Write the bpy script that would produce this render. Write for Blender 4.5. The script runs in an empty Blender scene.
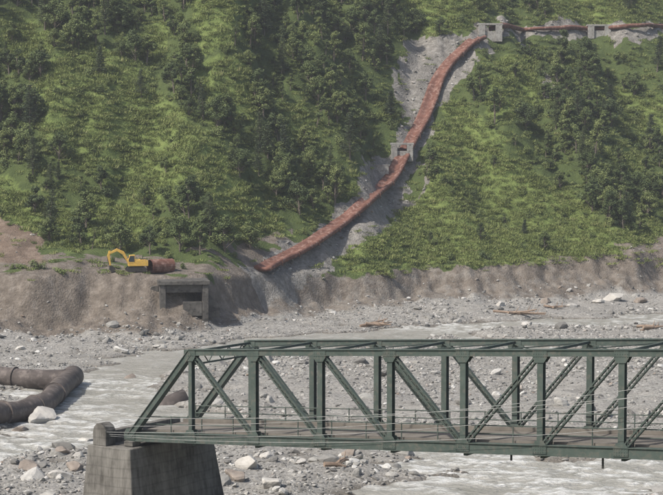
import bpy, math, numpy as np, bmesh
from mathutils import Vector, Matrix
rng=np.random.default_rng(7)
F=1800.0; CX=331.5; CY=247.5; A=math.atan(97.5/1800)
ca,sa=math.cos(A),math.sin(A)
scene=bpy.context.scene
def proj(x,y,z):
    d=y*ca-z*sa; d=np.where(d<1,1,d)
    return CX+F*x/d, CY-F*(y*sa+z*ca)/d
def ray(u,v):
    a=(u-CX)/F; b=-(v-CY)/F
    d=np.array([a,ca+b*sa,-sa+b*ca]); return d/np.linalg.norm(d)
# ---------- noise
TAB=rng.random((256,256))*2-1
def vn(x,y):
    x=np.asarray(x,float);y=np.asarray(y,float)
    ix=np.floor(x).astype(int);iy=np.floor(y).astype(int);fx=x-ix;fy=y-iy
    fx=fx*fx*(3-2*fx);fy=fy*fy*(3-2*fy)
    a=TAB[ix&255,iy&255];b=TAB[(ix+1)&255,iy&255];c=TAB[ix&255,(iy+1)&255];d=TAB[(ix+1)&255,(iy+1)&255]
    return (a*(1-fx)+b*fx)*(1-fy)+(c*(1-fx)+d*fx)*fy
def fbm(x,y,o=4,s=0):
    r=0;a=1;t=0
    for i in range(o):
        r=r+a*vn(x*2**i+s*17.3+i*31.7,y*2**i+s*9.1+i*11.3);t+=a;a*=.5
    return r/t*1.4
def ss(a,b,x):
    t=np.clip((x-a)/(b-a),0,1);return t*t*(3-2*t)
ZW=-24.12
def plane_pt(u,v,z=-24.0):
    d=ray(u,v);t=z/d[2];return d[0]*t,d[1]*t
def distpoly(x,y,P):
    m=np.full(np.shape(x),1e9)
    for (ax,ay),(bx,by) in zip(P[:-1],P[1:]):
        dx,dy=bx-ax,by-ay;L=dx*dx+dy*dy+1e-9
        t=np.clip(((x-ax)*dx+(y-ay)*dy)/L,0,1)
        m=np.minimum(m,np.hypot(x-ax-t*dx,y-ay-t*dy))
    return m
CH=[([ (760,314),(640,321),(520,323),(440,328),(370,337),(290,344),(215,352),(150,366),(105,384),(100,404),(60,438),(-10,448),(-90,457)],6.2),
    ([ (900,452),(740,462),(620,474),(520,486),(430,502),(300,560)],8.0),
    ([ (100,402),(200,418),(300,436),(420,448),(520,462),(600,474)],2.8),
    ([ (430,330),(520,348),(620,352),(720,356)],2.8),
    ([ (100,404),(60,402),(20,392),(-40,396)],2.8)]
CHW=[([plane_pt(*p) for p in P],w) for P,w in CH]
XF=[-300,-140,-43,-24,-16,-9.5,0,13,35,54,140,300]
YF=[200,214,220,223,231,244,256,266,278,289,325,360]
def zone(x,y):
    yf=np.interp(x,XF,YF)+2.9*fbm(x/19,x*0+3.3,3,1)+1.5*fbm(x/3.7,y/14,4,2)
    wb=np.interp(x,[-60,-18,-9,60],[16,14,11,10])*(1+.25*fbm(x/11,x*0+7.1,2,12))
    return yf,wb
def ground_z(x,y,fine=True):
    x=np.asarray(x,float);y=np.asarray(y,float)
    yf,wb=zone(x,y)
    zc=np.interp(x,[-43,-17,-9,13,35,54,140],[-15.9,-16.5,-17.7,-18.3,-17.4,-16.6,-16])
    s=np.clip((y-yf)/wb,0,1)
    k=.5+.28*fbm(x/13,x*0+1.7,2,13)
    shape=k*s+(1-k)*ss(.55,1.0,s)
    bed=-24+.36+.36*fbm(x/17,y/17,4,3)+.2*fbm(x/2.1,y/2.1,3,4)
    for P,w in CHW:
        d=distpoly(x,y,P)*(1+.5*fbm(x/7,y/7,4,5))
        bed=bed-1.0*ss(1.35,.4,d/w)
    bed=bed+.9*ss(14,0,np.abs(y-yf))*(.5+.5*fbm(x/8,y/8,3,6))
    z=bed+(zc+24-.4)*shape
    z=z+s*(1-s)*4*(.7*fbm(x/3.1,y/9,4,7)+.45*fbm(x/1.1,y/1.3,3,8))
    d=y-(yf+wb); dp=np.maximum(d,0)
    tw=np.interp(x,[-140,-45,-17,0,15,60,140],[14,14,14,8,15,24,26])
    g=np.interp(x,[-18,0,20],[0.03,.3,.26])
    q=d-tw
    h=g*np.minimum(dp,tw)+.72*5*np.log1p(np.exp(np.clip(q/5,-40,80)))*(d>0)*ss(0,6,d)
    z=z+h+fbm((x+.28*y)/20,y/75,3,9)*7.5*ss(4,36,d)+fbm(x/6,y/8,3,10)*.9*ss(1,14,d)
    near=-1.7-.262*np.maximum(y,0)+.5*fbm(x/9,y/9,3,11)*ss(5,25,y)
    z=np.where(y<120,np.maximum(z,near),z)
    return z
def hit(u,v):
    d=ray(u,v);t=np.arange(100,620,.2)
    z=ground_z(d[0]*t,d[1]*t);i=np.argmax(d[2]*t<z)
    return np.array([d[0]*t[i],d[1]*t[i],z[i]])
# ---------- materials
def newmat(n):
    m=bpy.data.materials.new(n);m.use_nodes=True;nt=m.node_tree;b=nt.nodes['Principled BSDF'];b.inputs['Specular IOR Level'].default_value=.25
    return m,nt,b
def noise(nt,sc,det=5,vec=None,rough=.6):
    n=nt.nodes.new('ShaderNodeTexNoise');n.inputs['Scale'].default_value=sc;n.inputs['Detail'].default_value=det;n.inputs['Roughness'].default_value=rough
    if vec is not None: nt.links.new(vec,n.inputs['Vector'])
    return n.outputs['Fac']
def ramp(nt,fac,stops):
    r=nt.nodes.new('ShaderNodeValToRGB');e=r.color_ramp.elements
    while len(e)<len(stops): e.new(.5)
    for el,(p,c) in zip(e,stops):
        el.position=p;el.color=(c[0],c[1],c[2],1) if hasattr(c,'__len__') else (c,c,c,1)
    nt.links.new(fac,r.inputs['Fac']);return r.outputs['Color']
def mix(nt,f,a,b,bt='MIX'):
    m=nt.nodes.new('ShaderNodeMix');m.data_type='RGBA';m.blend_type=bt
    for s,val in ((0,f),(6,a),(7,b)):
        if isinstance(val,bpy.types.NodeSocket): nt.links.new(val,m.inputs[s])
        elif s==0: m.inputs[s].default_value=val
        else: m.inputs[s].default_value=(*val,1)
    return m.outputs[2]
def math_(nt,op,a,b=0.,c=None):
    m=nt.nodes.new('ShaderNodeMath');m.operation=op
    for i,v in enumerate((a,b,c)):
        if v is None: continue
        if isinstance(v,bpy.types.NodeSocket): nt.links.new(v,m.inputs[i])
        else: m.inputs[i].default_value=v
    return m.outputs[0]
def bump(nt,b,h,st,dist):
    n=nt.nodes.new('ShaderNodeBump');n.inputs['Strength'].default_value=st;n.inputs['Distance'].default_value=dist
    nt.links.new(h,n.inputs['Height']);nt.links.new(n.outputs[0],b.inputs['Normal'])
def att(nt,n):
    a=nt.nodes.new('ShaderNodeAttribute');a.attribute_name=n;return a.outputs['Fac']
def simple(name,c1,c2,sc=2.,rough=.7,bs=.3,bd=.05,coord='Object',spec=.25,metal=0,c3=None):
    m,nt,b=newmat(name);tc=nt.nodes.new('ShaderNodeTexCoord');v=tc.outputs[coord]
    f=noise(nt,sc,8,v,.65)
    col=ramp(nt,f,[(.32,c1),(.68,c2)])
    if c3 is not None:
        f2=noise(nt,sc*3.1,6,v);col=mix(nt,ramp(nt,f2,[(.5,0.),(.66,1.)]),col,c3)
    nt.links.new(col,b.inputs['Base Color']);b.inputs['Roughness'].default_value=rough;b.inputs['Metallic'].default_value=metal
    b.inputs['Specular IOR Level'].default_value=spec
    bump(nt,b,noise(nt,sc*5,6,v),bs,bd);return m
def terrain_mat():
    m,nt,b=newmat('terrain');tc=nt.nodes.new('ShaderNodeTexCoord');v=tc.outputs['Object'];L=nt.links
    vo=nt.nodes.new('ShaderNodeTexVoronoi');vo.inputs['Scale'].default_value=3.6;L.new(v,vo.inputs['Vector'])
    vo2=nt.nodes.new('ShaderNodeTexVoronoi');vo2.inputs['Scale'].default_value=8.5;L.new(v,vo2.inputs['Vector'])
    bw=nt.nodes.new('ShaderNodeSeparateColor');L.new(vo.outputs['Color'],bw.inputs[0])
    bw2=nt.nodes.new('ShaderNodeSeparateColor');L.new(vo2.outputs['Color'],bw2.inputs[0])
    c1=ramp(nt,bw.outputs[0],[(0,(.17,.162,.15)),(.5,(.25,.24,.22)),(.85,(.33,.315,.29)),(1,(.5,.49,.46))])
    c2=ramp(nt,bw2.outputs[1],[(0,(.17,.16,.147)),(.7,(.28,.267,.245)),(1,(.42,.41,.38))])
    cob=mix(nt,.5,c1,c2)
    silt=ramp(nt,noise(nt,.35,6,v),[(.4,(.2,.19,.172)),(.6,(.33,.315,.288))])
    cob=mix(nt,ramp(nt,noise(nt,.12,5,v),[(.42,0.),(.58,.75)]),cob,silt)
    soil=ramp(nt,noise(nt,.8,9,v,.72),[(.28,(.085,.07,.055)),(.5,(.15,.127,.104)),(.72,(.26,.228,.195))])
    red=ramp(nt,noise(nt,.5,9,v,.75),[(.3,(.08,.055,.038)),(.5,(.16,.115,.085)),(.7,(.27,.215,.17))])
    scree=ramp(nt,noise(nt,1.1,10,v,.8),[(.3,(.08,.075,.066)),(.5,(.195,.183,.165)),(.7,(.38,.36,.33))])
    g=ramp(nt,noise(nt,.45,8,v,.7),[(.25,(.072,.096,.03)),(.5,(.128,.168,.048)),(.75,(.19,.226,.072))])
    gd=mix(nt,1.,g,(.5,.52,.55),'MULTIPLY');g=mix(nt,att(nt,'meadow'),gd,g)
    sm=ramp(nt,math_(nt,'ADD',att(nt,'soil'),math_(nt,'MULTIPLY_ADD',noise(nt,.6,6,v),.8,-.4)),[(.3,0.),(.7,1.)])
    col=mix(nt,sm,cob,soil)
    rm=ramp(nt,math_(nt,'ADD',att(nt,'scree'),math_(nt,'MULTIPLY_ADD',noise(nt,.7,6,v),.8,-.4)),[(.35,0.),(.65,1.)])
    col=mix(nt,rm,col,scree)
    col=mix(nt,att(nt,'red'),col,red)
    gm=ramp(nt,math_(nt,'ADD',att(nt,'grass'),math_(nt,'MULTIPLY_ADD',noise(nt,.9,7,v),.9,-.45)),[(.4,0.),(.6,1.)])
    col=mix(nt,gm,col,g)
    col=mix(nt,att(nt,'wet'),col,mix(nt,1.,col,(.55,.52,.48),'MULTIPLY'))
    L.new(col,b.inputs['Base Color']);b.inputs['Roughness'].default_value=.9
    h=math_(nt,'ADD',math_(nt,'MULTIPLY',vo.outputs['Distance'],-.5),noise(nt,2.5,8,v,.7))
    bump(nt,b,h,.8,.22);return m
# ---------- mesh helpers
def link(o,parent=None):
    scene.collection.objects.link(o)
    if parent: o.parent=parent
    return o
def meshobj(name,verts,faces,mat,parent=None,smooth=False,do_link=True):
    me=bpy.data.meshes.new(name);me.from_pydata([tuple(map(float,v)) for v in verts],[],[tuple(map(int,f)) for f in faces]);me.update()
    if mat: me.materials.append(mat)
    if smooth: me.polygons.foreach_set('use_smooth',[True]*len(me.polygons))
    o=bpy.data.objects.new(name,me)
    if do_link: link(o,parent)
    return o
def empty(name,loc=(0,0,0),rotz=0):
    o=bpy.data.objects.new(name,None);o.location=loc;o.rotation_euler=(0,0,rotz);link(o);return o
def unit(v):
    v=np.asarray(v,float);return v/(np.linalg.norm(v)+1e-12)
class Acc:
    def __init__(s): s.v=[];s.f=[]
    def add(s,V,Fs):
        k=len(s.v);s.v+=[tuple(q) for q in V];s.f+=[tuple(i+k for i in f) for f in Fs]
    def box(s,c,ax,ay,az):
        c,ax,ay,az=map(lambda q:np.asarray(q,float),(c,ax,ay,az))
        V=[c+i*ax+j*ay+k*az for i in(-1,1) for j in(-1,1) for k in(-1,1)]
        s.add(V,[(0,1,3,2),(4,6,7,5),(0,4,5,1),(2,3,7,6),(0,2,6,4),(1,5,7,3)])
    def beam(s,p,q,w,h,side):
        p=np.asarray(p,float);q=np.asarray(q,float);d=q-p;L=np.linalg.norm(d);d/=L
        sd=np.asarray(side,float);sd=unit(sd-d*np.dot(sd,d));up=np.cross(sd,d)
        s.box((p+q)/2,d*L/2,sd*w/2,up*h/2)
    def tube(s,pts,r,n=8,cap=True):
        pts=[np.asarray(p,float) for p in pts];m=len(pts);V=[];up=None
        rr=r if hasattr(r,'__len__') else [r]*m
        for i,p in enumerate(pts):
            t=unit(pts[min(i+1,m-1)]-pts[max(i-1,0)])
            if up is None:
                up=np.array([0,0,1.]) if abs(t[2])<.9 else np.array([1.,0,0])
            a=unit(np.cross(t,up));up=np.cross(a,t)
            for k in range(n):
                th=2*math.pi*k/n;V.append(p+rr[i]*(math.cos(th)*a+math.sin(th)*up))
        Fs=[(i*n+k,i*n+(k+1)%n,(i+1)*n+(k+1)%n,(i+1)*n+k) for i in range(m-1) for k in range(n)]
        if cap: Fs+=[tuple(range(n))[::-1],tuple((m-1)*n+k for k in range(n))]
        s.add(V,Fs)
    def prism(s,poly,c,ax,ay,az,t):
        c,ax,ay,az=map(lambda q:np.asarray(q,float),(c,ax,ay,az));n=len(poly)
        V=[c+a*ax+b*ay-az*t/2 for a,b in poly]+[c+a*ax+b*ay+az*t/2 for a,b in poly]
        s.add(V,[tuple(range(n))[::-1],tuple(range(n,2*n))]+[(i,(i+1)%n,n+(i+1)%n,n+i) for i in range(n)])
    def obj(s,name,mat,parent=None,smooth=False,bevel=0,do_link=True):
        o=meshobj(name,s.v,s.f,mat,parent,smooth,do_link)
        if bevel:
            b=o.modifiers.new('bev','BEVEL');b.width=bevel;b.segments=2;b.limit_method='ANGLE'
        return o
def catmull(P,n=8):
    P=[np.array(p,float) for p in P];P=[2*P[0]-P[1]]+P+[2*P[-1]-P[-2]];out=[]
    for i in range(1,len(P)-2):
        for k in range(n):
            t=k/n;out.append(.5*((2*P[i])+(-P[i-1]+P[i+1])*t+(2*P[i-1]-5*P[i]+4*P[i+1]-P[i+2])*t*t+(-P[i-1]+3*P[i]-3*P[i+1]+P[i+2])*t**3))
    out.append(P[-2]);return out
PEN_UV=[(482,39),(466,52),(449,68),(438,84),(432,100),(424,122),(413,141),(404,160),(395,176),(382,193),(364,209),(341,228),(318,243),(296,256),(275,266),(262,277)]
PEN=[hit(*p) for p in PEN_UV]
FEED=[hit(488+i*16,34-.2*i) for i in range(17)]
# ---------- land-cover
def inpoly(u,v,P):
    r=np.zeros(np.shape(u),bool);n=len(P)
    for i in range(n):
        x1,y1=P[i];x2,y2=P[(i+1)%n]
        c=((y1>v)!=(y2>v))&(u<(x2-x1)*(v-y1)/((y2-y1)+1e-9)+x1);r^=c
    return r
GR=[[(30,95),(60,65),(105,45),(165,95),(240,170),(295,240),(235,238),(190,195),(150,205),(95,175),(60,155)],
    [(-60,165),(20,180),(70,210),(75,262),(10,215),(-60,200)],[(90,190),(150,210),(140,250),(80,240)],
    [(440,100),(480,110),(510,155),(570,190),(610,230),(663,222),(663,262),(400,268),(300,268),(345,242),(395,215),(430,180)],
    [(590,85),(663,95),(760,120),(700,145),(610,125)],[(510,-20),(760,-20),(760,26),(560,26)],[(375,-20),(510,-20),(475,30),(420,38)],
    [(180,-20),(280,-20),(262,25),(205,50)],[(195,55),(232,55),(248,120),(210,128)],[(600,150),(640,150),(650,180),(610,185)],
    [(495,55),(535,55),(535,125),(490,120)],[(0,20),(40,15),(60,60),(10,60)],[(280,100),(300,95),(310,140),(290,145)],[(130,30),(160,25),(165,60),(140,65)]]
BARE=[[(396,78),(402,42),(425,34),(472,36),(452,56),(440,80),(428,118),(408,147),(400,120)],[(537,68),(556,72),(558,95),(543,92)],
      [(-60,208),(0,215),(34,232),(52,264),(-60,264)],[(610,250),(680,232),(720,240),(720,262),(630,264)],
      [(408,155),(430,166),(427,194),(398,217),(352,248),(285,271),(240,271),(300,241),(345,211),(372,186)],
      [(370,152),(398,162),(380,197),(350,214),(362,182)]]
def cover(x,y,z):
    u,v=proj(x,y,z)
    wu=u+11*fbm(x/4,y/4,3,20);wv=v+11*fbm(x/4,y/4,3,21)
    grass=np.zeros(np.shape(x));bare=np.zeros(np.shape(x))
    for P in GR: grass[inpoly(wu,wv,P)]=1
    wu=u+9*fbm(x/3,y/3,4,20);wv=v+9*fbm(x/3,y/3,4,21)
    for P in BARE: bare[inpoly(wu,wv,P)]=1
    bare=bare*((fbm(x/4.5,y/6,4,26)>-.4)|(v>200))
    dp=distpoly(x,y,[(p[0],p[1]) for p in PEN])
    bare=np.maximum(bare,(dp<2.5+1.6*fbm(x/3,y/3,2,22)))
    out=(u<-60)|(u>740)|(v<-40)
    grass=np.where(out,(fbm(x/14,y/20,3,23)>.15),grass)
    yf,wb=zone(x,y);d=y-yf-wb
    df=distpoly(x,y,[(p[0],p[1]) for p in FEED])
    bare=np.maximum(bare,(df<1.7+1.5*fbm(x/3,y/3,2,24)))
    return grass,bare,np.minimum(dp,df),d,u,v
# ---------- terrain mesh
xs=np.concatenate([np.arange(-300,-90,6),np.arange(-90,-64,1.5),np.arange(-64,70,.42),np.arange(70,100,1.5),np.arange(100,301,6)])
ys=np.concatenate([np.arange(-40,100,2),np.arange(100,122,1.),np.arange(122,215,.5),np.arange(215,300,.4),np.arange(300,400,.6),np.arange(400,620,5)])
def attr(me,n,a):
    t=me.attributes.new(n,'FLOAT','POINT');t.data.foreach_set('value',np.asarray(a,np.float32).ravel())
def gridmesh(name,X,Y,Z):
    ny,nx=X.shape;idx=np.arange(nx*ny).reshape(ny,nx)
    faces=np.stack([idx[:-1,:-1],idx[:-1,1:],idx[1:,1:],idx[1:,:-1]],-1).reshape(-1,4)
    me=bpy.data.meshes.new(name);V3=np.stack([X,Y,Z],-1).reshape(-1,3)
    me.vertices.add(len(V3));me.vertices.foreach_set('co',V3.ravel())
    me.loops.add(faces.size);me.loops.foreach_set('vertex_index',faces.ravel().astype(np.int32))
    me.polygons.add(len(faces));me.polygons.foreach_set('loop_start',np.arange(0,faces.size,4,dtype=np.int32))
    me.update(calc_edges=True);me.polygons.foreach_set('use_smooth',np.ones(len(faces),bool));return me
X,Y=np.meshgrid(xs,ys);Z=ground_z(X,Y)
gr,ba,dp,d,u,v=cover(X,Y,Z)
yf,wb=zone(X,Y);s=(Y-yf)/wb
me=gridmesh('terrain',X,Y,Z)
g=ss(-1.5,.8,d+1.6*fbm(X/2,Y/2,2,30))*(1-ba)
g=g*(1-.85*(X<-6)*(d<13)*(fbm(X/5,Y/3,3,31)>-.3))
g=np.where(Y<95,.7,g)
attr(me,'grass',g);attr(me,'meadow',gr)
soil=ss(-.1,.3,s+.25*fbm(X/4,Y/4,3,32))*np.interp(X,[-25,-8,10,60],[1,.7,.65,.8])
lb=(u<75)&(v>200)&(v<268)
soil=np.maximum(soil,lb*1.);attr(me,'soil',soil)
scr=ba*(~lb)*1.+.4*ss(.05,.3,s)*ss(1,.6,s)*(X>-10)
attr(me,'scree',np.clip(scr,0,1));attr(me,'red',np.clip(.8*ba*lb*(d>2)+.55*ba*(u>600)*(v>200),0,1))
attr(me,'wet',ss(ZW+.25,ZW+.02,Z))
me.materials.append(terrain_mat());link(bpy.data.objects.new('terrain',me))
# ---------- water
wx=np.concatenate([np.arange(-300,-70,8),np.arange(-70,90,.4),np.arange(90,301,8)]);wy=np.concatenate([np.arange(96,200,.4),np.arange(200,345,1.)])
WX,WY=np.meshgrid(wx,wy)
a1=.45;rx=WX*math.cos(a1)-WY*math.sin(a1);ry=WX*math.sin(a1)+WY*math.cos(a1)
rid=1-np.abs(fbm(rx/4.5,ry/1.6,4,80))*1.8
rap=ss(-.5,.5,fbm(WX/13,WY/13,3,81)+.75*ss(160,135,WY)+.35*ss(-8,-20,WX)*ss(205,180,WY)-.1)
amp=.05+.18*rap
WZ=ZW+amp*(rid-.55)+.05*fbm(rx/1.2,ry/.7,3,82)
wm=gridmesh('river_water',WX,WY,WZ)
attr(wm,'foam',np.clip(ss(.5,.95,rid+.2*fbm(rx/.9,ry/.6,2,83))*(.2+.85*rap),0,1))
m,nt,b=newmat('river_water');tc=nt.nodes.new('ShaderNodeTexCoord');mp=nt.nodes.new('ShaderNodeMapping');nt.links.new(tc.outputs['Object'],mp.inputs[0]);mp.inputs['Scale'].default_value=(.55,1.,1.);mp.inputs['Rotation'].default_value=(0,0,.45)
vv=mp.outputs[0]
base=ramp(nt,noise(nt,.35,8,vv,.7),[(.3,(.27,.263,.23)),(.55,(.34,.33,.295)),(.75,(.43,.42,.38))])
ff=math_(nt,'MULTIPLY',att(nt,'foam'),ramp(nt,noise(nt,2.2,8,vv,.8),[(.36,.15),(.56,1.)]))
col=mix(nt,ff,base,(.76,.76,.74))
nt.links.new(col,b.inputs['Base Color']);b.inputs['Roughness'].default_value=.25;b.inputs['Specular IOR Level'].default_value=.5
bump(nt,b,math_(nt,'ADD',noise(nt,1.8,6,vv),math_(nt,'MULTIPLY',noise(nt,5,5,vv),.5)),1.,.35)
wm.materials.append(m);link(bpy.data.objects.new('river_water',wm))
# ---------- scatter
def instancer(name,protos,P,R,S,I):
    me=bpy.data.meshes.new(name);me.vertices.add(len(P));me.vertices.foreach_set('co',np.asarray(P,np.float32).ravel())
    a=me.attributes.new('rot','FLOAT_VECTOR','POINT');a.data.foreach_set('vector',np.asarray(R,np.float32).ravel())
    a=me.attributes.new('scl','FLOAT_VECTOR','POINT');a.data.foreach_set('vector',np.asarray(S,np.float32).ravel())
    a=me.attributes.new('pid','INT','POINT');a.data.foreach_set('value',np.asarray(I,np.int32))
    col=bpy.data.collections.new(name+'_kinds')
    for i,p in enumerate(protos): 
        p.name='%s_kind_%02d'%(name,i);col.objects.link(p)
    o=link(bpy.data.objects.new(name,me))
    ng=bpy.data.node_groups.new(name,'GeometryNodeTree')
    ng.interface.new_socket('Geometry',in_out='INPUT',socket_type='NodeSocketGeometry')
    ng.interface.new_socket('Geometry',in_out='OUTPUT',socket_type='NodeSocketGeometry')
    n=ng.nodes;gi=n.new('NodeGroupInput');go=n.new('NodeGroupOutput')
    ci=n.new('GeometryNodeCollectionInfo');ci.inputs['Collection'].default_value=col;ci.inputs['Separate Children'].default_value=True;ci.inputs['Reset Children'].default_value=True
    ip=n.new('GeometryNodeInstanceOnPoints');ip.inputs['Pick Instance'].default_value=True
    def na(nm,t):
        q=n.new('GeometryNodeInputNamedAttribute');q.data_type=t;q.inputs['Name'].default_value=nm;return q.outputs['Attribute']
    l=ng.links;l.new(gi.outputs[0],ip.inputs['Points']);l.new(ci.outputs[0],ip.inputs['Instance'])
    l.new(na('pid','INT'),ip.inputs['Instance Index']);l.new(na('rot','FLOAT_VECTOR'),ip.inputs['Rotation']);l.new(na('scl','FLOAT_VECTOR'),ip.inputs['Scale'])
    l.new(ip.outputs[0],go.inputs[0])
    md=o.modifiers.new('scatter','NODES');md.node_group=ng
    return o
def leafmat(name,ramp_stops):
    m,nt,b=newmat(name);oi=nt.nodes.new('ShaderNodeObjectInfo')
    f=math_(nt,'ADD',math_(nt,'MULTIPLY',oi.outputs['Random'],.6),math_(nt,'MULTIPLY',att(nt,'var'),.4))
    c=ramp(nt,f,ramp_stops);nt.links.new(c,b.inputs['Base Color']);b.inputs['Roughness'].default_value=.65;b.inputs['Specular IOR Level'].default_value=.2
    return m
ML=leafmat('broadleaf_foliage',[(.1,(.06,.08,.036)),(.5,(.1,.132,.05)),(.9,(.185,.215,.08))])
MP=leafmat('pine_foliage',[(.1,(.045,.062,.038)),(.5,(.07,.092,.05)),(.9,(.115,.142,.062))])
MB=leafmat('shrub_foliage',[(.1,(.082,.106,.038)),(.5,(.138,.172,.058)),(.9,(.21,.24,.092))])
MG=leafmat('grass_blades',[(.1,(.11,.138,.045)),(.5,(.17,.205,.065)),(.85,(.23,.255,.092)),(1,(.29,.27,.14))])
MT=simple('bark',(.09,.075,.06),(.2,.17,.14),4)
def addleaves(C,Nn,size,var,V,Fc,VA,asp=.6):
    n=len(C);r=rng.normal(size=(n,3));T=np.cross(Nn,r);T/=np.linalg.norm(T,axis=1)[:,None]+1e-9;B=np.cross(Nn,T);B/=np.linalg.norm(B,axis=1)[:,None]+1e-9
    sz=(size*rng.uniform(.6,1.35,n))[:,None]
    q=np.stack([C+T*sz,C+B*sz*asp,C-T*sz,C-B*sz*asp],1).reshape(-1,3)
    k=sum(len(a) for a in V);V.append(q);Fc.append(np.arange(4*n).reshape(-1,4)+k);VA.append(np.repeat(var,4))
def finish_tree(name,acc,V,Fc,VA,ml):
    nt_=len(acc.v);verts=list(acc.v)+[tuple(p) for a in V for p in a]
    fs=list(acc.f);nf=len(fs)
    for f in Fc: fs+=[tuple(r+nt_) for r in f]
    o=meshobj(name,verts,fs,MT,do_link=False);o.data.materials.append(ml)
    mi=np.ones(len(fs),np.int32);mi[:nf]=0;o.data.polygons.foreach_set('material_index',mi)
    attr(o.data,'var',np.concatenate([np.zeros(nt_)]+VA));return o
def dirs(n):
    q=rng.normal(size=(n,3));return q/np.linalg.norm(q,axis=1)[:,None]
def broadleaf(H=6,W=2.3,nc=22,nl=170,leaf=.13,ml=ML,low=.3):
    acc=Acc();V=[];Fc=[];VA=[];lean=rng.normal(size=2)*.3
    acc.tube([(0,0,-.6),(lean[0]*.3,lean[1]*.3,H*.3),(lean[0],lean[1],H*.6),(lean[0]*1.3,lean[1]*1.3,H*.85)],[.17,.13,.08,.03],6)
    for i in range(nc):
        h=rng.uniform(low,1)**.9;prof=math.sin(min(1,max(.08,(1-h)*1.25+.12))*math.pi*.5)*(.55+.45*min(1,(h-low+.25)/.35))
        th=rng.uniform(0,6.28);rr=W*prof*rng.uniform(.25,1.)
        c=np.array([math.cos(th)*rr+lean[0],math.sin(th)*rr+lean[1],h*H*.95])
        cr=rng.uniform(.3,.95)*W*.4
        acc.tube([(lean[0]*.6,lean[1]*.6,max(.2,c[2]-rr*.7-.4)),c],[.06,.02],4,False)
        D=dirs(nl);rad=rng.uniform(.3,1.15,nl)**.6
        C=c+D*rad[:,None]*cr*np.array([1,1,.75]);Nn=D*.7+np.array([0,0,.6])+rng.normal(size=(nl,3))*.6
        addleaves(C,Nn,leaf,np.clip(rng.uniform(.0,1)+rng.normal(size=nl)*.15,0,1),V,Fc,VA)
    return finish_tree('t',acc,V,Fc,VA,ml)
def pine(H=8,W=1.8):
    acc=Acc();V=[];Fc=[];VA=[];
    acc.tube([(0,0,-.6),(.05,0,H*.5),(.0,.08,H)],[.17,.1,.02],6)
    h=H*rng.uniform(.15,.28)
    while h<H*.99:
        k=h/H;nb=rng.integers(4,7);ph=rng.uniform(0,6.28)
        for j in range(nb):
            if rng.random()<.15: continue
            L=(W*(1-k)**.75+.22)*rng.uniform(.6,1.2);th=ph+j*6.28/nb+rng.normal()*.25
            dx=np.array([math.cos(th),math.sin(th),0]);tip=np.array([0,0,h])+dx*L+np.array([0,0,L*(.05+.25*k)])
            acc.tube([(0,0,h),tip],[.035,.01],3,False)
            n=int(22+L*30);t=rng.uniform(.2,1.05,n)[:,None]
            C=np.array([0,0,h])+(tip-np.array([0,0,h]))*t+rng.normal(size=(n,3))*np.array([.16,.16,.09])*(1.3-t*.5)
            addleaves(C,rng.normal(size=(n,3))*.6+np.array([0,0,.8]),.15,np.clip(rng.uniform(.1,.9)+rng.normal(size=n)*.15,0,1),V,Fc,VA,.3)
        h+=H*.045*rng.uniform(.8,1.3)
    return finish_tree('p',acc,V,Fc,VA,MP)
def shrub(W=1.1,H=1.1,n=560,leaf=.1,ml=MB):
    acc=Acc();V=[];Fc=[];VA=[]
    for i in range(5): 
        a=rng.uniform(0,6.28);acc.tube([(0,0,-.2),(math.cos(a)*W*.5,math.sin(a)*W*.5,H*.6)],[.03,.01],3,False)
    for i in range(8):
        a=rng.uniform(0,6.28);r=rng.uniform(0,.75)*W;c=np.array([math.cos(a)*r,math.sin(a)*r,H*rng.uniform(.2,.75)]);D=dirs(n//8)
        addleaves(c+D*rng.uniform(.4,1.1,len(D))[:,None]*np.array([.5*W,.5*W,.4*H]),D*.7+np.array([0,0,.6])+rng.normal(size=(len(D),3))*.4,leaf,np.clip(rng.uniform(0,1)+rng.normal(size=len(D))*.15,0,1),V,Fc,VA)
    return finish_tree('s',acc,V,Fc,VA,ml)
def tuft(n=90,W=.9,H=.3):
    V=[];Fs=[];va=[]
    for i in range(n):
        a=rng.uniform(0,6.28);r=W*math.sqrt(rng.random());b=np.array([math.cos(a)*r,math.sin(a)*r,-.1]);h=H*rng.uniform(.4,1.2)
        th=rng.uniform(0,6.28);w=np.array([math.cos(th),math.sin(th),0])*.04;ln=rng.normal(size=3)*.2;ln[2]=h
        k=len(V);V+=[b-w,b+w,b+ln*.6+w*.8,b+ln*1.1,b+ln*.6-w*.8];Fs.append((k,k+1,k+2,k+3,k+4));va+=[rng.uniform(0,1)]*5
    o=meshobj('g',V,Fs,MG,do_link=False);attr(o.data,'var',va);return o
BL=[broadleaf(6,2.0),broadleaf(5.2,2.4,24),broadleaf(7,2.1,26,low=.22),broadleaf(4.2,1.7,16,low=.2),broadleaf(5.8,2.7,28),broadleaf(6.5,1.6,18,low=.35)]
PI=[pine(8,1.7),pine(9,1.9),pine(6.5,1.5)]
SH=[shrub(),shrub(1.4,.8),shrub(.8,1.2),shrub(1.2,1.4,680,.11,ML)]
TU=[tuft(),tuft(100,1,.24),tuft(80,.8,.42)]
hero_b=[o.data for o in BL];hero_p=[o.data for o in PI]
def cand(n,xr=(-90,100),yr=(225,430)):
    x=rng.uniform(*xr,n);y=rng.uniform(*yr,n);z=ground_z(x,y);return x,y,z
def rotS(n,tilt,s0,s1,zs=(.85,1.15)):
    R=np.stack([rng.normal(size=n)*tilt,rng.normal(size=n)*tilt,rng.uniform(0,6.28,n)],1)
    s=rng.uniform(s0,s1,n);S=np.stack([s,s,s*rng.uniform(*zs,n)],1);return R,S
def clearing(x,y,z,hgt):
    g1,b1,p1,_,_,_=cover(x,y+hgt,ground_z(x,y+hgt));return (p1>2.0)&((b1<.5)|(p1>9))
x,y,z=cand(9500);gr,ba,dp,d,u,v=cover(x,y,z)
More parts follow.
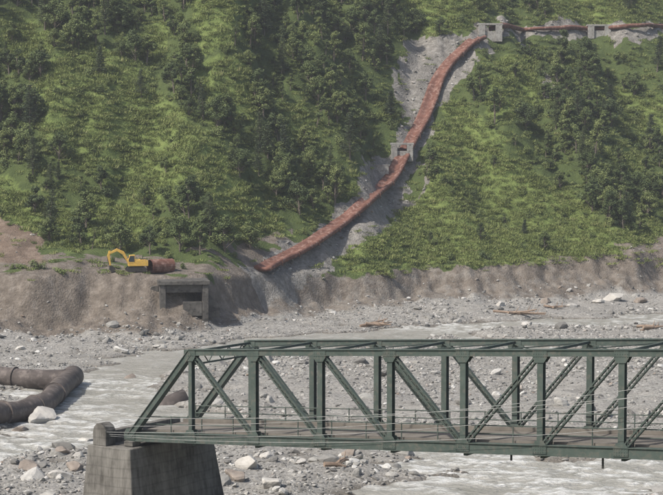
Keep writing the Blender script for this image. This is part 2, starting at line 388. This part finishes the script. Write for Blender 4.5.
dense=.66+.65*fbm(x/8,y/11,3,40)
pr=np.where(gr>0,.035,dense)*ss(.5,5,d)*(ba<.5)*(~((x<-6)&(d<15)))*(dp>3.0)*clearing(x,y,z,4)*clearing(x,y,z,7)
pr=np.where((u>400)&(v>215),pr*.4,pr)
k=rng.random(len(x))<pr*.66;x,y,z=x[k],y[k],z[k];R,S=rotS(len(x),.07,.32,1.0)
instancer('hillside_trees',BL,np.stack([x,y,z-.15],1),R,S,rng.integers(0,len(BL),len(x)))
x,y,z=cand(4500);gr,ba,dp,d,u,v=cover(x,y,z)
pr=np.where(gr>0,.05,.2+.6*fbm(x/12,y/14,3,41))*ss(2,8,d)*(ba<.5)*(~((x<-6)&(d<17)))*(dp>3.2)*np.where(u>430,.4,1)*clearing(x,y,z,4)*clearing(x,y,z,8)
k=rng.random(len(x))<pr*.5;x,y,z=x[k],y[k],z[k];R,S=rotS(len(x),.05,.4,.9)
instancer('hillside_pine_trees',PI,np.stack([x,y,z-.15],1),R,S,rng.integers(0,len(PI),len(x)))
x,y,z=cand(26000);gr,ba,dp,d,u,v=cover(x,y,z)
pr=np.where(gr>0,.15+.4*fbm(x/5,y/6,3,42),.62)*ss(-1,2,d)*np.where(ba>.5,.12,1)*np.where((x<-6)&(d<14),.1,1)*(dp>1.8)*clearing(x,y,z,1.5)
k=rng.random(len(x))<pr*.7;x,y,z=x[k],y[k],z[k];R,S=rotS(len(x),.12,.3,1.1)
instancer('hillside_shrubs',SH,np.stack([x,y,z-.1],1),R,S,rng.integers(0,len(SH),len(x)))
x,y,z=cand(60000,(-70,80),(230,400));gr,ba,dp,d,u,v=cover(x,y,z)
pr=np.where(gr>0,.95,.2)*ss(-2.5,.5,d)*np.where(ba>.5,.12,1)*np.where((x<-6)&(d<14),.2,1)*(dp>1.6)*(v>-30)*(u>-60)*(u<730)
k=rng.random(len(x))<pr;x,y,z=x[k],y[k],z[k];R,S=rotS(len(x),.15,.55,1.4,(.6,1.4))
instancer('hillside_grass',TU,np.stack([x,y,z],1),R,S,rng.integers(0,len(TU),len(x)))
def single(name,me_,u,v,sc):
    p=hit(u,v);o=bpy.data.objects.new(name,me_);o.location=p-np.array([0,0,.2]);o.scale=(sc,)*3;o.rotation_euler=(0,0,rng.uniform(0,6));link(o)
for u_,v_,s_ in [(350,160,.9),(380,62,.8),(210,238,.7),(100,75,.75),(260,150,.8),(556,130,.75),(610,110,.8),(30,130,.8),(105,35,.9),(388,35,.9),(45,30,.9)]: single('pine_tree',hero_p[rng.integers(3)],u_,v_,s_)
for u_,v_,s_ in [(592,212,1.1),(545,250,.6),(335,205,1.),(180,252,.9),(120,252,.9),(640,232,.8),(480,240,.45),(85,225,.8),(300,215,1.),(225,252,1.),(150,255,.75),(430,245,.35),(505,225,.5),(200,255,.8),(250,250,.8)]: single('broadleaf_tree',hero_b[rng.integers(5)],u_,v_,s_)
# ---------- rocks
m,nt,b=newmat('river_rock');oi=nt.nodes.new('ShaderNodeObjectInfo');tc=nt.nodes.new('ShaderNodeTexCoord')
c=ramp(nt,oi.outputs['Random'],[(0,(.16,.155,.145)),(.35,(.25,.242,.225)),(.65,(.33,.32,.295)),(.87,(.42,.405,.375)),(.96,(.58,.57,.54)),(1,(.28,.22,.175))])
c=mix(nt,.45,c,ramp(nt,noise(nt,2.5,7,tc.outputs['Object']),[(.35,.5),(.65,1.)]),'MULTIPLY')
nt.links.new(c,b.inputs['Base Color']);b.inputs['Roughness'].default_value=.85;bump(nt,b,noise(nt,3,7,tc.outputs['Object']),.5,.15);MR=m
def rock(sd,sub=2,mat=None,name='r'):
    bm=bmesh.new();bmesh.ops.create_icosphere(bm,subdivisions=sub,radius=1)
    r=np.random.default_rng(sd);pl=[(unit(r.normal(size=3)),r.uniform(.45,.85)) for _ in range(11)];ph=r.uniform(0,50)
    for v_ in bm.verts:
        p=np.array(v_.co)
        for n_,dd in pl:
            t=np.dot(p,n_)
            if t>dd: p=p-n_*(t-dd)*.9
        p=p*(1+.14*float(vn(p[0]*2+ph,p[1]*2+p[2]*1.7+ph)));p[2]*=.68;v_.co=p
    me=bpy.data.meshes.new(name);bm.to_mesh(me);bm.free();me.materials.append(mat or MR)
    return bpy.data.objects.new(name,me)
RK=[rock(i,2) for i in range(7)]
def rk(n,r0,r1,reg,pw=2.5,bias=0):
    y=rng.uniform(118,300,n) if reg!='hill' else rng.uniform(232,400,n)
    x=rng.uniform(-1,1,n)*(.2*y+14);z=ground_z(x,y);yf,wb=zone(x,y);s=(y-yf)/wb
    if reg=='bed':
        p=(s<.25)*np.where(z<ZW-.05,.05,1)*(.3+.9*(fbm(x/9,y/9,4,50)>-.15))*(1+.8*((z<ZW+.25)&(z>ZW)))
        if bias: p=p*np.clip(.35+.9*fbm(x/12,y/12,3,55)+.5*(x>10)*(y>235),0,1)
    elif reg=='bank': p=((s>-.3)&(s<.9))*ss(1.,.0,s)
    else:
        gr,ba,dp,d,u,v=cover(x,y,z);p=(ba>.5)*(d>0)*np.where((u<75)&(v>200),.15,.8)
    k=rng.random(n)<p*.8;x,y,z=x[k],y[k],z[k];m=len(x)
    s=r0+(r1-r0)*rng.random(m)**pw;S=np.stack([s*rng.uniform(.8,1.4,m),s,s*rng.uniform(.7,1.1,m)],1)
    R=np.stack([rng.normal(size=m)*.35,rng.normal(size=m)*.35,rng.uniform(0,6.28,m)],1)
    return np.stack([x,y,z+s*.1],1),R,S,rng.integers(0,7,m)
def cat(*a): return [np.concatenate(q) for q in zip(*a)]
instancer('river_cobbles',RK,*cat(rk(95000,.06,.27,'bed',3),rk(6000,.27,.6,'bed',2,1),rk(600,.6,1.2,'bed',2.2,1)))
RK2=[rock(i+20,2) for i in range(7)]
instancer('bank_rubble',RK2,*cat(rk(22000,.06,.36,'bank',3),rk(1000,.3,.9,'bank'),rk(26000,.08,.45,'hill',3)))
MW=simple('pale_stone',(.34,.32,.29),(.54,.52,.48),.8,.85,.6,.1)
MBr=simple('brown_stone',(.18,.15,.125),(.32,.275,.235),.8,.85,.6,.1)
for u_,v_,r_,mm in [(41,424,1.7,MW),(20,434,.9,MBr),(613,300,1.9,MW),(598,303,.9,MW),(130,380,.8,MBr),(128,396,.7,MBr),(268,458,.6,MW),(246,444,.7,MBr),(300,464,.5,MW),(85,444,.8,MW),(62,455,.8,MBr),(236,480,1.,MBr),(270,488,.9,MW),(575,345,.6,MW),(75,470,.8,MBr),(545,303,.9,MBr),(500,306,.8,MW),(20,350,.6,MW),(350,457,.7,MBr),(250,468,1.1,MW),(640,303,1.1,MBr),(572,307,.8,MW),(60,478,.9,MW),(30,470,.8,MBr)]:
    p=hit(u_,v_);o=rock(int(u_*7+v_),3,mm,name='boulder');o.location=p+np.array([0,0,r_*.25]);o.scale=(r_*1.1,r_,r_*.95);o.rotation_euler=(.2,.1,rng.uniform(0,6));link(o)
MD=simple('driftwood',(.17,.12,.085),(.33,.25,.19),2)
for u_,v_,L_,n_ in [(380,327,4.,4),(528,316,4.5,5),(640,330,3.,3),(560,308,3,2),(340,470,1.5,2)]:
    p=hit(u_,v_);a=Acc()
    for i in range(n_):
        th=rng.normal()*.5;c=np.array([rng.normal()*L_*.3,rng.normal()*.6,.25+.12*i]);dd=np.array([math.cos(th),math.sin(th),rng.normal()*.12])*L_*rng.uniform(.4,.6)
        a.tube([c-dd,c+rng.normal(size=3)*.12,c+dd],[.2,.16,.07],7)
        a.tube([c+dd*.3,c+dd*.5+np.array([0,.3,.7])],[.07,.02],5)
    o=a.obj('driftwood_logs',MD,smooth=False);o.location=p
# ---------- penstock
MRu=simple('rusted_steel',(.1,.048,.036),(.2,.1,.076),.5,.85,.25,.04,c3=(.28,.18,.148),spec=.12)
def chute(name,pts,prof,mat,lift=.15,var=.12,wide=1.,sm=13):
    P=catmull(pts,10);P=np.array(P)
    K=7
    for c_ in(0,1): P[:,c_]=np.convolve(np.pad(P[:,c_],K//2,mode='edge'),np.ones(K)/K,'valid')
    zz=ground_z(P[:,0],P[:,1]);K=sm;zp=np.pad(zz,K//2,mode='edge');zs=np.convolve(zp,np.ones(K)/K,'valid');zs=np.maximum(zs,zz-.25);zp=np.pad(zs,6,mode='edge');zs=np.convolve(zp,np.ones(13)/13,'valid');P[:,2]=zs+lift
    n=len(prof);V=[];
    for i in range(len(P)):
        t=unit(P[min(i+1,len(P)-1)]-P[max(i-1,0)]);sd=unit(np.cross(t,[0,0,1]));up=np.cross(sd,t)
        w=wide*(1+var*float(fbm(i/16.,3.3,2,60)));c=1+.25*float(fbm(i/18.,8.3,2,61))
        for a,b_ in prof: V.append(P[i]+sd*(a*w)+up*b_*(c if abs(a)<.6 else 1)*(1+.15*a*float(fbm(i/14.,5.3,2,63))))
    Fs=[(i*n+k,i*n+(k+1)%n,(i+1)*n+(k+1)%n,(i+1)*n+k) for i in range(len(P)-1) for k in range(n)]+[tuple(range(n)),tuple(range((len(P)-1)*n,len(P)*n))]
    return meshobj(name,V,Fs,mat,None,True),P
prof=[(-1.2,.35),(-1.12,.62),(-.92,.74),(-.65,.68),(-.35,.48),(0,.4),(.35,.48),(.65,.68),(.92,.74),(1.12,.62),(1.2,.35),(1.05,.0),(.5,-.15),(-.5,-.15),(-1.05,.0)]
pen,PP=chute('rusted_penstock_pipe',PEN,prof,MRu,.4,.06,1.16,17)
a=Acc()
for i in range(6,len(PP)-4,9):
    t=unit(PP[i+1]-PP[i-1]);sd=unit(np.cross(t,[0,0,1]));up=np.cross(sd,t)
    for q in (-1,1): a.box(PP[i]+sd*q*1.4+up*.3,t*.08,sd*.07,up*.46)
a.obj('stiffener_rings',MRu,pen)
round_=[(.5*math.cos(t),.5+.5*math.sin(t)) for t in np.linspace(0,2*math.pi,12,endpoint=False)]
fd,FP=chute('rusted_feeder_pipe',FEED,round_,MRu,.45,.0,1.,41)
MC=simple('weathered_concrete',(.22,.21,.195),(.38,.37,.345),.9,.9,.35,.05,c3=(.15,.14,.125))
MCD=simple('stained_concrete',(.055,.052,.047),(.14,.132,.12),.7,.9,.5,.06,c3=(.04,.038,.035))
def anchor(u_,v_,w,h,dp_):
    p=hit(u_,v_);a=Acc();e=empty('concrete_anchor_block',p)
    a.box((-w*.36,0,h/2-.4),(w*.14,0,0),(0,dp_/2,0),(0,0,h/2+.4));a.box((w*.36,0,h/2-.4),(w*.14,0,0),(0,dp_/2,0),(0,0,h/2+.4))
    a.box((0,.1,h+.18),(w*.54,0,0),(0,dp_/2+.1,0),(0,0,.18));a.box((0,.25,h*.25-.4),(w*.22,0,0),(0,dp_/2-.1,0),(0,0,h*.25+.4))
    a.obj('block',MC,e,bevel=.05)
anchor(402,158,3.8,2.1,1.8);anchor(490,38,4.6,2.4,2.2);anchor(599,35,4.8,1.8,1.6)
p=hit(380,172);a=Acc()
a.prism([(-1.5,-1),(1.5,-1),(1.5,1.0),(-1.5,1.0)],(0,0,0),(1,0,0),(0,0,1),(0,1,0),.5);a.box((0,.1,1.1),(1.65,0,0),(0,.4,0),(0,0,.1));o=a.obj('retaining_wall',MC,bevel=.04);o.location=p
# ---------- big collapsed pipe at left
MPd=simple('dull_brown_steel',(.06,.05,.045),(.125,.105,.096),.5,.7,.4,.06,spec=.2,c3=(.17,.145,.13))
def gp(u_,v_,r,lift=0): q=hit(u_,v_);q[2]=max(q[2],ZW)+r*.72+lift;return q
R_=1.0
def dens(P,n=6):
    out=[]
    for a_,b_ in zip(P[:-1],P[1:]):
        for k in range(n): out.append(a_+(b_-a_)*k/n)
    return out+[P[-1]]
pts=dens([gp(-140,384,R_),gp(-60,384,R_),gp(0,385,R_,.15),gp(30,388,R_,.1),gp(66,393,R_,.1)],6)
pts2=dens([gp(73,388,R_,.05),gp(62,404,R_,.3),gp(46,415,R_,.15),gp(22,421,R_),gp(-8,423,R_),gp(-60,428,R_),gp(-140,432,R_)],6)
a=Acc();a.tube(pts,[R_*(1+.1*float(fbm(i/4.,1.1,2,70))) for i in range(len(pts))],24)
a.tube(pts2,[R_*(1.02+.12*float(fbm(i/4.,4.1,2,71)))*(1.12 if i<3 else 1) for i in range(len(pts2))],24)
big=a.obj('collapsed_steel_pipe',MPd,smooth=True)
a=Acc()
for P_,ids in ((pts,(9,15)),(pts2,(9,15,22))):
    for i in ids:
        t=unit(P_[i+1]-P_[i-1]);a.tube([P_[i]-t*.05,P_[i]+t*.05],R_*1.13,24)
a.obj('joint_rings',MPd,big,smooth=False)
p=hit(168,408);a=Acc();a.tube([(-1.9,-.8,-.7),(-.3,0,.1),(1.6,.9,.7)],[.7,.9,1.0],16);o=a.obj('buried_pipe_section',MPd,smooth=True);o.location=p
# ---------- intake
p=hit(184,309);p[2]-=.5;e=empty('concrete_intake_chamber',p,.16);a=Acc();w=3.2;h=3.5
for q in(-1,1): a.box((q*(w-.4),2.2,h/2-1),(.4,0,0),(0,2.7,0),(0,0,h/2+1))
a.box((0,2.3,h+.24),(w+.2,0,0),(0,3.,0),(0,0,.26));a.box((0,3.6,h/2-1),(w-.82,0,0),(0,.15,0),(0,0,h/2+1))
a.box((0,.0,h-.55),(w-.82,0,0),(0,.22,0),(0,0,.5));a.box((1.1,-.1,.3),(1.25,0,0),(0,.2,0),(0,0,.95))
a.obj('chamber_walls',MCD,e,bevel=.05)
a=Acc();a.prism([(-w-2.2,-.5),(-w-.05,-.5),(-w-.05,h*.95),(-w-.9,h*.9),(-w-2.2,h*.45)],(0,1.6,0),(1,0,0),(0,0,1),(0,1,0),.5);a.prism([(w+.05,-1),(w+1.6,-1),(w+1.6,.6),(w+.05,2.2)],(0,1.0,0),(1,0,0),(0,0,1),(0,1,0),.5);a.obj('wing_walls',MCD,e,bevel=.04)
# ---------- pipe section + excavator
p=hit(161,273);n=20;V=[];Fs=[]
for X_ in(-1.7,1.7):
    for r in(.95,.88):
        for k in range(n): V.append((X_,r*math.cos(6.2832*k/n),.93+r*math.sin(6.2832*k/n)))
for k in range(n):
    k2=(k+1)%n
    Fs+=[(k,k2,2*n+k2,2*n+k),(n+k,3*n+k,3*n+k2,n+k2),(k,n+k,n+k2,k2),(2*n+k,2*n+k2,3*n+k2,3*n+k)]
o=meshobj('rusty_pipe_section',V,Fs,MRu,smooth=False);o.location=p;o.rotation_euler=(0,0,.6)
MY=simple('yellow_paint',(.55,.34,.06),(.68,.43,.09),1.5,.55,.1,.02,spec=.3,c3=(.38,.26,.12))
MK=simple('black_steel',(.025,.024,.023),(.06,.055,.05),3,.6)
MGl=simple('cab_glass',(.03,.04,.045),(.05,.06,.07),1,.1,.0,.01,spec=.6)
p=hit(136,272);E=empty('excavator',p,math.radians(192));E.scale=(.8,)*3
a=Acc()
for q in(-1,1):
    y0=q*1.05
    poly=[(-1.7,.35),(-1.45,.08),(1.45,.08),(1.7,.35),(1.7,.5),(1.45,.78),(-1.45,.78),(-1.7,.5)]
    a.prism(poly,(0,y0,0),(1,0,0),(0,0,1),(0,1,0),.5)
    for i in range(16): a.box((-1.4+i*.187,y0,.8),(.05,0,0),(0,.27,0),(0,0,.035))
a.box((0,0,.5),(.9,0,0),(0,.85,0),(0,0,.18));a.tube([(0,0,.7),(0,0,.98)],.62,16)
a.obj('tracks',MK,E)
a=Acc()
a.prism([(-1.95,1.0),(1.3,1.0),(1.3,1.35),(.2,1.4),(.2,2.0),(-1.5,2.1),(-1.95,1.9)],(0,0,0),(1,0,0),(0,0,1),(0,1,0),2.3)
a.prism([(.25,1.4),(1.35,1.4),(1.45,2.0),(1.15,2.85),(.25,2.9)],(0,.72,0),(1,0,0),(0,0,1),(0,1,0),.8)
a.prism([(.9,1.3),(1.25,1.25),(2.2,2.9),(3.1,3.45),(4.4,2.95),(4.5,3.2),(3.15,3.95),(1.95,3.4)],(0,-.25,0),(1,0,0),(0,0,1),(0,1,0),.42)
a.prism([(4.15,3.55),(4.5,3.55),(4.75,2.7),(4.35,1.0),(4.1,1.0),(4.3,2.7)],(0,-.25,0),(1,0,0),(0,0,1),(0,1,0),.34)
a.obj('body_boom_stick',MY,E,bevel=.04)
a=Acc();a.prism([(4.4,1.1),(4.05,1.1),(3.5,.75),(3.45,.25),(3.8,.0),(4.4,.3)],(0,-.25,0),(1,0,0),(0,0,1),(0,1,0),.9)
for i in range(4): a.box((3.55,-.6+i*.23,.0),(.16,0,-.05),(0,.04,0),(0.0,0,.05))
a.tube([(1.3,-.25,1.6),(2.6,-.25,3.0)],.07,8);a.tube([(3.0,-.25,3.95),(4.3,-.25,3.6)],.06,8);a.tube([(4.75,-.25,2.6),(4.5,-.25,1.2)],.05,8);a.tube([(-1.2,-.6,2.1),(-1.2,-.6,2.5)],.07,8)
a.box((-1.2,0,2.13),(.5,0,0),(0,.7,0),(0,0,.04))
a.obj('bucket_and_rams',MK,E)
a=Acc()
for yy in(.3,1.14): a.prism([(.4,1.75),(1.25,1.75),(1.32,2.02),(1.08,2.7),(.4,2.72)],(0,yy,0),(1,0,0),(0,0,1),(0,1,0),.03)
a.box((1.32,.72,2.3),(.02,0,0),(0,.33,0),(0.,0,.42)) 
a.obj('cab_windows',MGl,E)
# ---------- bridge
th=math.atan2(2.51,3.905);ex,ey=math.cos(th),-math.sin(th)
e3=np.array([ex,ey,0]);p3=np.array([-ey,ex,0]);z3=np.array([0,0,1.]);O=np.array([-12.3,110,-17.6]);SL=.06;LP=4.642;W_=6.2;H_=5.2
def B(s,t,h): return O+e3*s+p3*t+z3*(h+SL*s)
MGn=simple('bridge_green_paint',(.054,.072,.062),(.085,.108,.095),1.2,.7,.15,.02,spec=.25,c3=(.11,.112,.096))
MDk=simple('bridge_deck',(.12,.107,.092),(.2,.182,.157),.8,.9)
BR=empty('green_truss_bridge')
ed=unit(e3+z3*SL)
for ti,(t,nm) in enumerate(((0,'near_truss'),(W_,'far_truss'))):
    a=Acc()
    def Ibeam(P0,P1,w,h,tk=.04):
        for q in(-1,1): a.beam(P0+p3*q*w/2,P1+p3*q*w/2,tk,h,p3)
        a.beam(P0,P1,w-tk*1.2,tk,p3)
    def chord(P0,P1,w,h):
        d_=unit(P1-P0);up=unit(np.cross(p3,d_)); up=up if up[2]>0 else -up
        for q in(-1,1): a.beam(P0+p3*q*w/2,P1+p3*q*w/2,.05,h,p3)
        a.beam(P0+up*(h/2+.018),P1+up*(h/2+.018),w+.2,.03,p3)
        a.beam(P0-up*(h/2+.018),P1-up*(h/2+.018),w+.14,.03,p3)
    def laced(P0,P1,w,gap):
        d_=unit(P1-P0);up=unit(np.cross(p3,d_));Ln=np.linalg.norm(P1-P0)
        for q in(-1,1):
            a.beam(P0+up*q*gap/2,P1+up*q*gap/2,w,.035,p3)
            for r in(-1,1): a.beam(P0+up*q*(gap/2-.035)+p3*r*w/2,P1+up*q*(gap/2-.035)+p3*r*w/2,.025,.07,p3)
        nn=int(Ln/.36)
        for i in range(nn):
            q=1 if i%2 else -1
            for r in(-1,1): a.beam(P0+d_*Ln*i/nn+up*q*gap*.42+p3*r*(w/2+.02),P0+d_*Ln*(i+1)/nn-up*q*gap*.42+p3*r*(w/2+.02),.012,.035,p3)
    chord(B(-.35,t,0),B(10*LP+.35,t,0),.3,.5)
    chord(B(LP-.1,t,H_),B(9*LP+.1,t,H_),.32,.3)
    chord(B(0,t,.05),B(LP,t,H_),.34,.3);chord(B(10*LP,t,.05),B(9*LP,t,H_),.34,.3)
    for k in range(1,10): Ibeam(B(k*LP,t,.25),B(k*LP,t,H_-.15),.3,.34 if k!=1 else .24)
    for k in range(1,5): laced(B(k*LP,t,H_),B((k+1)*LP,t,.1),.22,.27)
    for k in range(6,10): laced(B(k*LP,t,H_),B((k-1)*LP,t,.1),.22,.27)
    for k in range(0,11):
        for h_ in ((0,) if k in(0,10) else (0,H_)):
            up=1 if h_==0 else -1
            for q in(-1,1):
                poly=[(-.42,-.18*up),(.42,-.18*up),(.42,.26*up),(.24,.52*up),(-.24,.52*up),(-.42,.26*up)]
                if up<0: poly=poly[::-1]
                a.prism(poly,B(k*LP,t,h_)+p3*q*.205,ed,z3,p3,.022)
    a.obj(nm,MGn,BR)
a=Acc()
for k in range(0,11):
    for h_ in ((0,) if k in(0,10) else (0,H_)):
        up=1 if h_==0 else -1
        for i in range(6):
            for j in range(3): a.box(B(k*LP+(-.35+.14*i),0,h_+up*(-.1+.15*j))-p3*.225,e3*.018,p3*.012,z3*.018)
a.obj('rivets',MGn,BR)
a=Acc()
for k in range(0,11):
    a.beam(B(k*LP,.15,-.3),B(k*LP,W_-.15,-.3),.22,.34,e3) 
for k in range(1,10):
    a.beam(B(k*LP,.2,H_+.02),B(k*LP,W_-.2,H_+.02),.14,.14,e3)
    if k<9:
        a.beam(B(k*LP,.2,H_),B((k+1)*LP,W_-.2,H_),.07,.06,e3);a.beam(B((k+1)*LP,.2,H_-.08),B(k*LP,W_-.2,H_-.08),.07,.06,e3)
for kk in(1,9):
    a.beam(B(kk*LP,.2,H_-.75),B(kk*LP,W_-.2,H_-.75),.1,.1,e3)
    for i in range(8):
        t0=.3+i*(W_-.6)/8;t1=t0+(W_-.6)/8;a.beam(B(kk*LP,t0,H_ if i%2 else H_-.75),B(kk*LP,t1,H_-.75 if i%2 else H_),.05,.05,e3)
for j in range(5): a.beam(B(0,.9+j*1.1,-.12),B(10*LP,.9+j*1.1,-.12),.14,.24,p3)
a.obj('floor_beams_and_bracing',MGn,BR)
a=Acc();a.beam(B(-.4,W_/2,.1),B(10*LP+.4,W_/2,.1),W_-.8,.14,p3)
for t in(.55,W_-.55): a.beam(B(-.3,t,.28),B(10*LP+.3,t,.28),.16,.2,p3)
a.obj('deck',MDk,BR)
a=Acc()
for t in(.32,W_-.32):
    for h_ in(.75,1.2): a.tube([B(.3,t,h_),B(10*LP-.3,t,h_)],.035,6)
    for i in range(0,41,2): a.beam(B(.5+i*LP/4,t,.15),B(.5+i*LP/4,t,1.25),.05,.05,e3)
a.obj('railing',MGn,BR)
a=Acc()
for s_,L_ in((5.6*LP,.35),(6.75*LP,.6)): a.tube([B(s_,.2,-.2),B(s_,.2,-.3-L_)],.06,8)
a.obj('deck_drains',MK,BR)
MWi=simple('cable_steel',(.26,.26,.25),(.4,.4,.39),3,.5,metal=.2)
wr=Acc()
for h0,h1,t0,sg in((.2,5.6,-.75,2.6),(.35,5.9,-.95,2.2),(.7,6.2,-.85,2.0),(.1,3.6,-.7,2.1),(1.2,5.0,-.5,1.6)):
    P_=[]
    for i in range(31):
        q=i/30;s_=-2+q*52;P_.append(B(s_,t0,h0+(h1-h0)*q-sg*4*q*(1-q)*.6))
    wr.tube(P_,.012,5,False)
wr.obj('suspended_cables',MWi)
def pier(s0,s1,ztop,zbot,ext=1.1,bat=.14):
    a=Acc();t0,t1=-ext,W_+ext
    def Q(s,t,z): q=O+e3*s+p3*t;return (q[0],q[1],z)
    hgt=ztop-zbot;bt=bat*hgt
    V=[Q(s0,t0,ztop),Q(s1,t0,ztop),Q(s1,t1,ztop),Q(s0,t1,ztop),Q(s0-bt*.4,t0-bt*.7,zbot),Q(s1+bt*.9,t0-bt*.7,zbot),Q(s1+bt*.9,t1+bt,zbot),Q(s0-bt*.4,t1+bt,zbot)]
    a.add(V,[(0,1,2,3),(7,6,5,4),(0,4,5,1),(1,5,6,2),(2,6,7,3),(3,7,4,0)])
    return a
MPi,nt,b=newmat('board_marked_concrete');tc=nt.nodes.new('ShaderNodeTexCoord');mp=nt.nodes.new('ShaderNodeMapping');nt.links.new(tc.outputs['Object'],mp.inputs[0]);mp.inputs['Scale'].default_value=(2.2,2.2,.3)
f=noise(nt,1.5,8,mp.outputs[0],.75);f2=noise(nt,.6,6,tc.outputs['Object'])
c=mix(nt,.55,ramp(nt,f,[(.4,(.04,.037,.032)),(.6,(.2,.19,.172))]),ramp(nt,f2,[(.38,(.07,.064,.055)),(.62,(.22,.208,.186))]))
wv=nt.nodes.new('ShaderNodeTexWave');wv.bands_direction='Z';wv.inputs['Scale'].default_value=.55;wv.inputs['Distortion'].default_value=1.2;nt.links.new(tc.outputs['Object'],wv.inputs['Vector'])
c=mix(nt,.3,c,ramp(nt,wv.outputs['Fac'],[(0.,.35),(.12,1.),(1.,1.)]),'MULTIPLY')
nt.links.new(c,b.inputs['Base Color']);b.inputs['Roughness'].default_value=.9;bump(nt,b,f,.6,.1)
PE=empty('concrete_bridge_pier')
zt=-18.2
a=pier(-2.6,.75,zt,-26.5);a.obj('pier_shaft',MPi,PE,bevel=.08)
a=Acc();a.box(B(-1.95,W_/2,-.25)+np.array([0,0,.1]),e3*.28,p3*(W_/2+.9),z3*.45)
prf=[(-.5,0),(.55,0),(.55,.95),(.4,1.22),(.12,1.38),(-.2,1.38),(-.42,1.15),(-.5,.8)]
a.prism(prf,B(-1.75,-.55,-.55)+np.array([0,0,.05]),e3,z3,p3,.95)
for t in(0,W_): a.box(B(.05,t,-.42),e3*.35,p3*.4,z3*.16)
a.obj('bearing_shelf',MPi,PE,bevel=.05)
PE2=empty('concrete_bridge_pier');a=pier(10*LP-.6,10*LP+3,B(10*LP,0,0)[2]-.55,-27);a.obj('pier_shaft',MPi,PE2,bevel=.06)
# ---------- valley haze (thin even air volume over the whole site)
m=bpy.data.materials.new('haze');m.use_nodes=True;nt=m.node_tree;nt.nodes.clear();mo=nt.nodes.new('ShaderNodeOutputMaterial');vs=nt.nodes.new('ShaderNodeVolumeScatter');vs.inputs['Density'].default_value=.0003;vs.inputs['Color'].default_value=(.93,.96,1,1);vs.inputs['Anisotropy'].default_value=.3;nt.links.new(vs.outputs[0],mo.inputs['Volume'])
a=Acc();a.box((0,265,40),(280,0,0),(0,300,0),(0,0,120));a.obj('valley_haze',m)
# ---------- light/world/camera
sd=unit([-.55,-.4,.8]);el=math.asin(sd[2]);az=math.atan2(sd[0],sd[1])
w=bpy.data.worlds.new('World');scene.world=w;w.use_nodes=True;nt=w.node_tree;sk=nt.nodes.new('ShaderNodeTexSky');sk.sky_type='NISHITA';sk.sun_disc=False;sk.sun_elevation=el;sk.sun_rotation=az;sk.dust_density=3
bg=nt.nodes['Background'];nt.links.new(sk.outputs[0],bg.inputs[0]);bg.inputs[1].default_value=.15
sl=bpy.data.lights.new('sun','SUN');sl.energy=4.9;sl.angle=math.radians(1.5);sl.color=(1,.95,.87);so=bpy.data.objects.new('sun',sl);link(so);so.rotation_euler=Vector(sd).to_track_quat('Z','Y').to_euler()
cd=bpy.data.cameras.new('camera');cd.lens=F/663*36;cd.sensor_width=36;cd.clip_end=3000;co=bpy.data.objects.new('camera',cd);link(co);co.rotation_euler=(math.pi/2-A,0,0);scene.camera=co
scene.view_settings.view_transform='Standard';scene.view_settings.look='None';scene.view_settings.exposure=0
